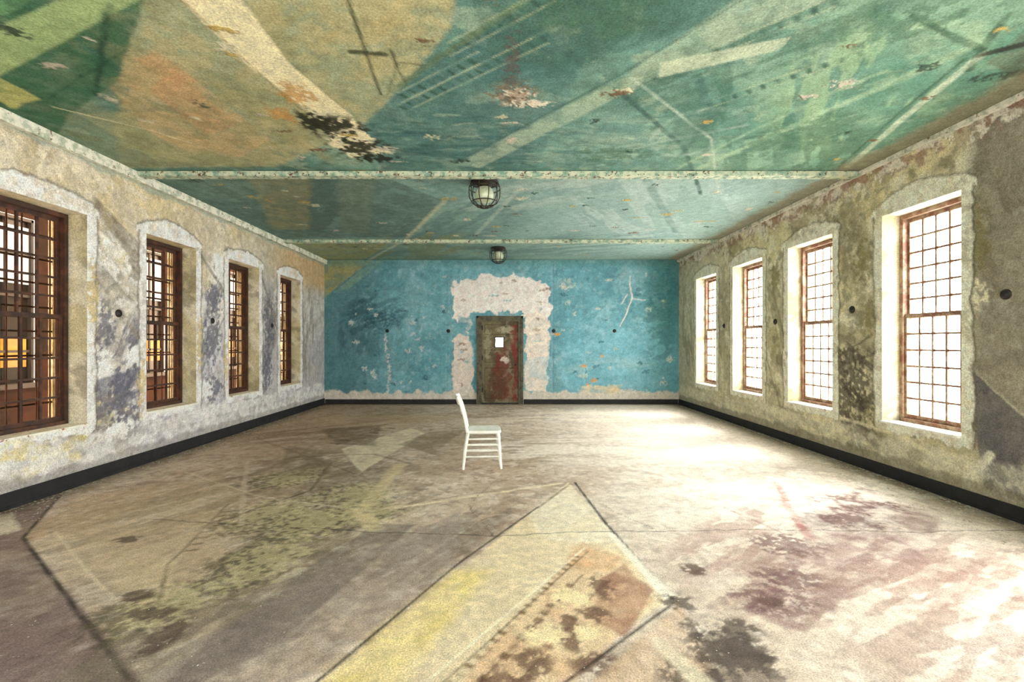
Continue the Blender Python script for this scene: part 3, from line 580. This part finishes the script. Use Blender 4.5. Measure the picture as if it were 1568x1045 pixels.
for a,b in WL: window('x',XL,-1,a,b,*ZL,M_frameL,M_glassL,4,5,True,.022)
for a,b in WR: window('x',XR,1,a,b,*ZR,M_frameR,M_glassR,5,6,False,.02)
for a,b in rear_fill: window('y',YR,-1,a,b,.6,2.97,M_frameR,M_glassR,5,6)  # rear windows out of view, added for fill

# ================= DOOR
def door():
    mb=MB()
    y0,y1=YB-.035,YB+.06; w=.1
    mb.box(DX0+.002,DX0+w,y0,y1,0.001,DZ-.002,0); mb.box(DX1-w,DX1-.002,y0,y1,0.001,DZ-.002,0); mb.box(DX0+w,DX1-w,y0,y1,DZ-w,DZ-.002,0)
    mb.box(DX0-.02,DX0+.03,y0-.02,y0,0.001,DZ+.03,0); mb.box(DX1-.03,DX1+.02,y0-.02,y0,0.001,DZ+.03,0); mb.box(DX0-.02,DX1+.02,y0-.02,y0,DZ-.02,DZ+.03,0)
    mb.box(DX0+w,DX1-w,y0-.01,y1,0.001,.03,1)
    A,B=DX0+w+.004,DX1-w-.004; z0,z1=.034,DZ-w-.004; hx0,hx1,hz0,hz1=-.25,-.06,1.43,1.66
    mb.box(DX0+.003,A+.03,y1+.0,y1+.03,0.001,DZ-.003,1); mb.box(B-.03,DX1-.003,y1,y1+.03,.001,DZ-.003,1); mb.box(A+.03,B-.03,y1,y1+.03,z1-.03,DZ-.003,1); mb.box(A+.03,B-.03,y1,y1+.03,.001,.06,1)  # strips behind the leaf, added to block sky light at the gaps
    us=axis([A,hx0,hx1,B],.016); vs=axis([z0,hz0,hz1,z1],.016); u,v,F=grid(us,vs,[(hx0,hx1,hz0,hz1)]); c=Canvas(u,v,(116,104,78))
    c.mottle((80,68,52),2,.48,.6,.8); c.mottle((150,140,114),3,.54,.62,.6)
    c.poly([(-.3,1.35),(-.1,1.4),(.05,1.5),(.1,.9),(.2,.1),(-.35,.1),(-.3,.8)],(114,50,42),.85,.04,.14,6,.6)
    c.poly([(.12,2.0),(.3,2.0),(.3,.1),(.2,.1),(.18,1.2)],(130,42,44),.85,.03,.08,6,.5)
    c.blob(-.02,1.1,.14,.12,(222,206,192),.9,.5,9); c.blob(-.45,1.5,.12,.5,(154,148,120),.8,.5,6); c.blob(-.2,.5,.3,.5,(90,62,44),.8,.5,7); c.blob(.0,1.85,.25,.12,(170,162,134),.8,.52,8)
    for x0,x1,a,b in ((-.52,.24,.15,.9),(-.52,.24,1.05,1.35),(-.52,.24,1.74,1.98)):
        c.line([(x0,a),(x1,a),(x1,b),(x0,b),(x0,a)],.012,(44,34,28),.8,.012,.0)
    yf=YB+.0
    mb.add(np.stack([u,0*u+yf,v],1),F,pack(c),2); mb.add(np.stack([u,0*u+yf+.045,v],1),F,pack(c),2)
    for (a,b,cc,d) in ((hx0-.025,hx1+.025,hz0-.025,hz0),(hx0-.025,hx1+.025,hz1,hz1+.025),(hx0-.025,hx0,hz0,hz1),(hx1,hx1+.025,hz0,hz1)):
        mb.box(a,b,yf-.012,yf+.055,cc,d,1)
    mb.box(hx0,hx1,yf+.02,yf+.024,hz0,hz1,3)
    mb.lathe([(.0,-.06),(.022,-.058),(.028,-.045),(.02,-.03),(.01,-.025),(.01,-.008),(.03,-.006),(.03,0)],(B-.07,yf,.98),'y',16,1)
    for z in (.3,1.1,1.85): mb.box(A-.012,A+.03,yf-.012,yf,z,z+.11,1)
    return mb.obj('door_1',[M_doorf,M_black,surf_mat('door_paint',(170,150,110),.66,(50,36,30),.62,.55,60,.4,12,.6),M_glassR])
door()

# ================= TRIM
def rough_strip(name,box,step,amp,mat,seed):
    x0,x1,y0,y1,z0,z1=box; mb=MB(); L=max(x1-x0,y1-y0); al='x' if x1-x0>y1-y0 else 'y'; n=int(L/step)
    r=np.random.RandomState(seed); V=[];F=[]
    for i in range(n+1):
        t=i/n
        j=lambda: r.uniform(-amp,amp)
        if al=='x':
            x=x0+(x1-x0)*t; q=[(y0,z0),(y0,(z0+z1)/2),(y0,z1),(y1,z1),(y1,(z0+z1)/2),(y1,z0),((y0+y1)/2,z0)]
            for a,b in q: V.append((x,a+(j() if b<z1 else 0),b+(j() if b<z1 else 0)))
        else:
            y=y0+(y1-y0)*t; q=[(x0,z0),(x0,(z0+z1)/2),(x0,z1),(x1,z1),(x1,(z0+z1)/2),(x1,z0),((x0+x1)/2,z0)]
            for a,b in q: V.append((a+(j() if b<z1 else 0),y,b+(j() if b<z1 else 0)))
    for i in range(n):
        for k in range(7): F.append((i*7+k,i*7+(k+1)%7,(i+1)*7+(k+1)%7,(i+1)*7+k))
    mb.add(V,F); return mb.obj(name,[mat])
e=.004
rough_strip('trim_1',(XL+e,XL+.07,YR+e,YB-e,3.49,H-e),.03,.004,M_trim,1)
rough_strip('trim_2',(XR-.05,XR-e,YR+e,YB-e,3.55,H-e),.03,.004,M_trim,2)
rough_strip('ceiling_beam',(XL+.08,XR-.07,5.68,5.80,3.54,H-e),.03,.003,M_beam,3)
rough_strip('ceiling_beam',(XL+.08,XR-.07,9.4,9.52,3.54,H-e),.03,.003,M_beam,4)
def baseb(name,x0,x1,y0,y1,h=.14):
    mb=MB(); mb.box(x0,x1,y0,y1,.001,h)
    if x1-x0>y1-y0: mb.box(x0,x1,y0-.012,y0,.001,.03)
    elif x0<0: mb.box(x1,x1+.012,y0,y1,.001,.03)
    else: mb.box(x0-.012,x0,y0,y1,.001,.03)
    mb.obj(name,[M_base],bevel=.003)
baseb('baseboard_left',XL+e,XL+.026,YR+.01,YB-.04,.15); baseb('baseboard_right',XR-.026,XR-e,YR+.01,YB-.04,.13)
baseb('baseboard_back',XL+.03,DX0-.03,YB-.026,YB-e,.12); baseb('baseboard_back',DX1+.03,XR-.03,YB-.026,YB-e,.12)

# ================= ROUND WALL FIXTURES
def fixture(p,ax,s):
    mb=MB(); pr=[(.0,.028),(.02,.027),(.024,.02),(.027,.016),(.042,.012),(.046,.006),(.046,.0005)]
    mb.lathe([(r,h*s) for r,h in pr],p,ax,20,0); mb.obj('round_outlet_cover',[M_black],smooth=True)
for x in (-2.96,-1.43,1.2,2.72): fixture((x,YB,1.83),'y',-1)
for y in (3.75,5.49,7.25,9.1): fixture((XL,y,1.86),'x',1)
for y in (4.06,5.86,7.53,9.3): fixture((XR,y,1.93 if y<6 else 1.86),'x',-1)

# ================= CAGED LAMPS
def lamp(x,y,s=1.):
    top=H-e; mb=MB(); o=(x,y,0)
    mb.lathe([(.0,top),(.17*s,top),(.18*s,top-.015),(.16*s,top-.035),(.10*s,top-.045),(.09*s,top-.09),(.0,top-.092)],o,'z',32,0)
    mb.lathe([(.075*s,top-.085),(.105*s,top-.12),(.12*s,top-.17),(.115*s,top-.22),(.09*s,top-.26),(.05*s,top-.285),(0,top-.29)],o,'z',32,1)
    prof=[(.17,.03),(.195,.07),(.2,.14),(.195,.21),(.165,.275),(.11,.32),(.04,.345),(.0,.35)]
    for k in range(10):
        t=2*math.pi*k/10; mb.tube([(x+r*s*math.cos(t),y+r*s*math.sin(t),top-h) for r,h in prof],.006,6,0)
    for r,h in ((.178,.035),(.2,.1),(.165,.275),(.06,.34)):
        mb.tube([(x+r*s*math.cos(2*math.pi*k/32),y+r*s*math.sin(2*math.pi*k/32),top-h) for k in range(32)],.007,6,0,True)
    mb.obj('caged_ceiling_lamp',[M_metal,M_globe],smooth=True)
lamp(-.27,6.02,1.0); lamp(-.16,10.2,.92)

# ================= CHAIR
def chair():
    mb=MB()
    ox,oy=-.49,5.79; rot=math.radians(4)
    def T(p):
        x,y,z=p; return (ox+x*math.cos(rot)-y*math.sin(rot),oy+x*math.sin(rot)+y*math.cos(rot),z)
    n=28
    def outline(t,sc=1.):
        c,s=math.cos(t),math.sin(t); p=.35
        X=.215+.215*math.copysign(abs(c)**p,c)*sc; wy=.205-.02*(1-X/.43); return X,wy*math.copysign(abs(s)**p,s)*sc
    V=[];F=[]
    rings=[(.02,.428),(.98,.428),(1,.433),(1,.452),(.97,.46),(.7,.456),(.35,.452),(.02,.452)]
    for sc,z in rings:
        for k in range(n):
            x,y=outline(2*math.pi*k/n,sc); V.append(T((x,y,z)))
    for i in range(len(rings)-1):
        for k in range(n): F.append((i*n+k,i*n+(k+1)%n,(i+1)*n+(k+1)%n,(i+1)*n+k))
    mb.add(V,F)
    for s in (-1,1):
        y=s*.18
        mb.tube([T(p) for p in ((-.03,y*1.02,0.0),(-.01,y*1.01,.2),(.03,y*.98,.435))],[.015,.02,.018],10)
        pts=[(.02,y*.95,.44),(-.01,y,.6),(-.05,y*1.03,.75),(-.10,y*1.05,.87)]
        mb.tube([T(p) for p in pts],[.019,.018,.017,.015],10)
        mb.tube([T(p) for p in ((.425,y*1.06,0),(.418,y*1.05,.06),(.412,y*1.04,.14),(.405,y*1.02,.26),(.40,y,.33),(.395,y*.98,.39),(.39,y*.95,.435))],[.014,.018,.015,.021,.016,.022,.019],10)
        for z in (.15,.22,.29,.36):
            xr=-.03+.06*z/.435; xf=.425-.035*z/.435
            mb.tube([T((xr,y*1.02,z)),T(((xr+xf)/2,y*1.02,z)),T((xf,y*1.04,z))],[.008,.011,.008],8)
    for z,x in ((.17,.41),(.27,.405)): mb.tube([T((x,-.19,z)),T((x,0,z)),T((x,.19,z))],[.008,.012,.008],8)
    mb.tube([T((-.01,-.18,.2)),T((-.01,.18,.2))],.009,8)
    def slat(z0,z1,x0,x1,bow):
        V=[];F=[];m=10
        for i in range(m+1):
            t=i/m; y=-.19+.38*t; b=-bow*math.sin(math.pi*t)
            for dx in (-.009,.009):
                V.append(T((x0+b+dx,y,z0))); V.append(T((x1+b+dx,y,z1+.012*math.sin(math.pi*t))))
        for i in range(m):
            a=i*4; b2=a+4; F.extend([(a,a+1,b2+1,b2),(a+2,a+3,b2+3,b2+2),(a+1,a+3,b2+3,b2+1),(a,a+2,b2+2,b2)])
        F.extend([(0,1,3,2),(m*4,m*4+1,m*4+3,m*4+2)]); mb.add(V,F)
    slat(.77,.87,-.07,-.10,.03); slat(.65,.72,-.03,-.045,.025); slat(.54,.60,.0,-.01,.02)
    mb.obj('wooden_chair',[M_chair],smooth=False)
chair()

# ================= DEBRIS
r=np.random.RandomState(5); V=[];F=[];n=0
def flake(x,y,s):
    global n
    a=r.uniform(0,6.28); z=.0015+r.uniform(0,.003); k=[r.uniform(.6,1.2) for _ in range(4)]
    for i in range(4):
        t=a+i*1.57; V.append((x+s*k[i]*math.cos(t),y+s*k[i]*math.sin(t),z+(r.uniform(0,.35)*s if i%2 else 0)))
    F.append((n,n+1,n+2,n+3)); n+=4
for i in range(2600):
    t=r.rand()**2*.55; flake(XL+.06+t,r.uniform(3.5,11.4),r.uniform(.003,.016))
for i in range(3000):
    t=r.rand()**2*.6; flake(XR-.06-t,r.uniform(3.2,11.4),r.uniform(.003,.017))
for i in range(700): flake(r.uniform(-4.3,4.1),YB-.12-r.rand()**2*.6,r.uniform(.004,.015))
for i in range(7000): flake(r.uniform(-4.3,4.2),r.uniform(1.9,10),r.uniform(.002,.006))
mb=MB(); mb.add(V,F); mb.obj('paint_flake_debris',[M_flake])

# ================= OUTSIDE: brick building across the yard
BXX=-8.0
m,nt,b,out=newmat('brick_wall'); g=nt.nodes.new('ShaderNodeNewGeometry').outputs['Position']
sp=nt.nodes.new('ShaderNodeSeparateXYZ'); nt.links.new(g,sp.inputs[0]); cb=nt.nodes.new('ShaderNodeCombineXYZ'); nt.links.new(sp.outputs[1],cb.inputs[0]); nt.links.new(sp.outputs[2],cb.inputs[1])
bt=nt.nodes.new('ShaderNodeTexBrick'); nt.links.new(cb.outputs[0],bt.inputs[0]); bt.inputs['Scale'].default_value=2.2
bt.inputs['Color1'].default_value=(.022,.009,.005,1); bt.inputs['Color2'].default_value=(.011,.005,.0035,1); bt.inputs['Mortar'].default_value=(.022,.015,.011,1); bt.inputs['Mortar Size'].default_value=.014
nt.links.new(mixc(nt,.5,bt.outputs[0],mixc(nt,mrange(nt,noise(nt,g,1.2,5,.6),.42,.6),(14,10,9),(48,22,12))),b.inputs['Base Color']); b.inputs['Roughness'].default_value=.95; b.inputs['Specular IOR Level'].default_value=.1
M_brick=m
M_sky=emis('lit_pane_daylight',(215,232,255),(200,218,248),4.0); M_yel=emis('lit_pane_lamp',(255,196,36),(255,160,20),2.6)  # daylight pane glows to imitate reflected sky
M_drk=simple('dark_pane',(14,11,10),(24,18,14),2,.4,.6,.3); M_bfr=simple('yard_window_frame',(16,10,8),(24,14,11),6)
mb=MB(); hs=[]
for yc in (1.5,4.5,7.55,10.6,13.6,16.6): hs.append((yc-.42,yc+.42,.85,3.6))
br=sorted([-3,24]+[t for h in hs for t in h[:2]]); u,v,F=grid(np.array(br),np.array([-4,.85,3.6,8.]),hs)
mb.add(np.stack([0*u+BXX,u,v],1),F,None,0)
for (a,b_,z0,z1) in hs:
    x=BXX
    mb.box(x-.25,x-.01,a,a+.04,z0,z1,1); mb.box(x-.25,x-.01,b_-.04,b_,z0,z1,1); mb.box(x-.25,x-.01,a,b_,z1-.05,z1,1); mb.box(x-.25,x+.06,a-.05,b_+.05,z0-.08,z0,1)
    mb.box(x-.08,x-.06,a+.04,b_-.04,2.5,3.45,2); mb.box(x-.08,x-.06,a+.08,b_-.08,1.12,1.62,3); mb.box(x-.10,x-.081,a+.04,b_-.04,.85,3.55,4)
    for k in (1,): y=a+(b_-a)*k/2; mb.box(x-.06,x-.03,y-.02,y+.02,z0,z1,1)
    for z in (1.38,2.0,2.3,3.0): mb.box(x-.06,x-.03,a,b_,z-.02,z+.02,1)
mb.obj('brick_building',[M_brick,M_bfr,M_sky,M_yel,M_drk])

# ================= LIGHT
w=bpy.data.worlds.new('overcast_sky'); bpy.context.scene.world=w; w.use_nodes=True
bg=w.node_tree.nodes['Background']; bg.inputs[0].default_value=(1,.99,.995,1); bg.inputs[1].default_value=23.0
sd=bpy.data.lights.new('sun','SUN'); sd.energy=14; sd.angle=math.radians(32); sd.color=(1,.98,.94)
so=bpy.data.objects.new('sun',sd); bpy.context.scene.collection.objects.link(so)
so.rotation_euler=Vector((-1,-.15,-.85)).to_track_quat('-Z','Y').to_euler(); so.location=(12,6,12)
def portal(x,y,z,sx,sy,d):
    l=bpy.data.lights.new('window_daylight','AREA'); l.shape='RECTANGLE'; l.size=sx; l.size_y=sy; l.cycles.is_portal=True
    o=bpy.data.objects.new('window_daylight',l); bpy.context.scene.collection.objects.link(o); o.location=(x,y,z)
    o.rotation_euler=Vector(d).to_track_quat('-Z','Z').to_euler()
for a,b in WR: portal(XR+.45,(a+b)/2,1.785,.95,2.4,(-1,0,0))
for a,b in WL: portal(XL-.45,(a+b)/2,1.76,.95,2.3,(1,0,0))
for a,b in rear_fill: portal((a+b)/2,YR-.35,1.785,1.1,2.4,(0,1,0))

# ================= CAMERA
cd=bpy.data.cameras.new('camera'); cd.sensor_width=36; cd.lens=16.5; cd.shift_x=.00625; cd.shift_y=.003; cd.clip_start=.05
co=bpy.data.objects.new('camera',cd); bpy.context.scene.collection.objects.link(co); co.location=(0,0,1.5); co.rotation_euler=(math.pi/2,0,0)
bpy.context.scene.camera=co
bpy.context.scene.view_settings.view_transform='Standard'
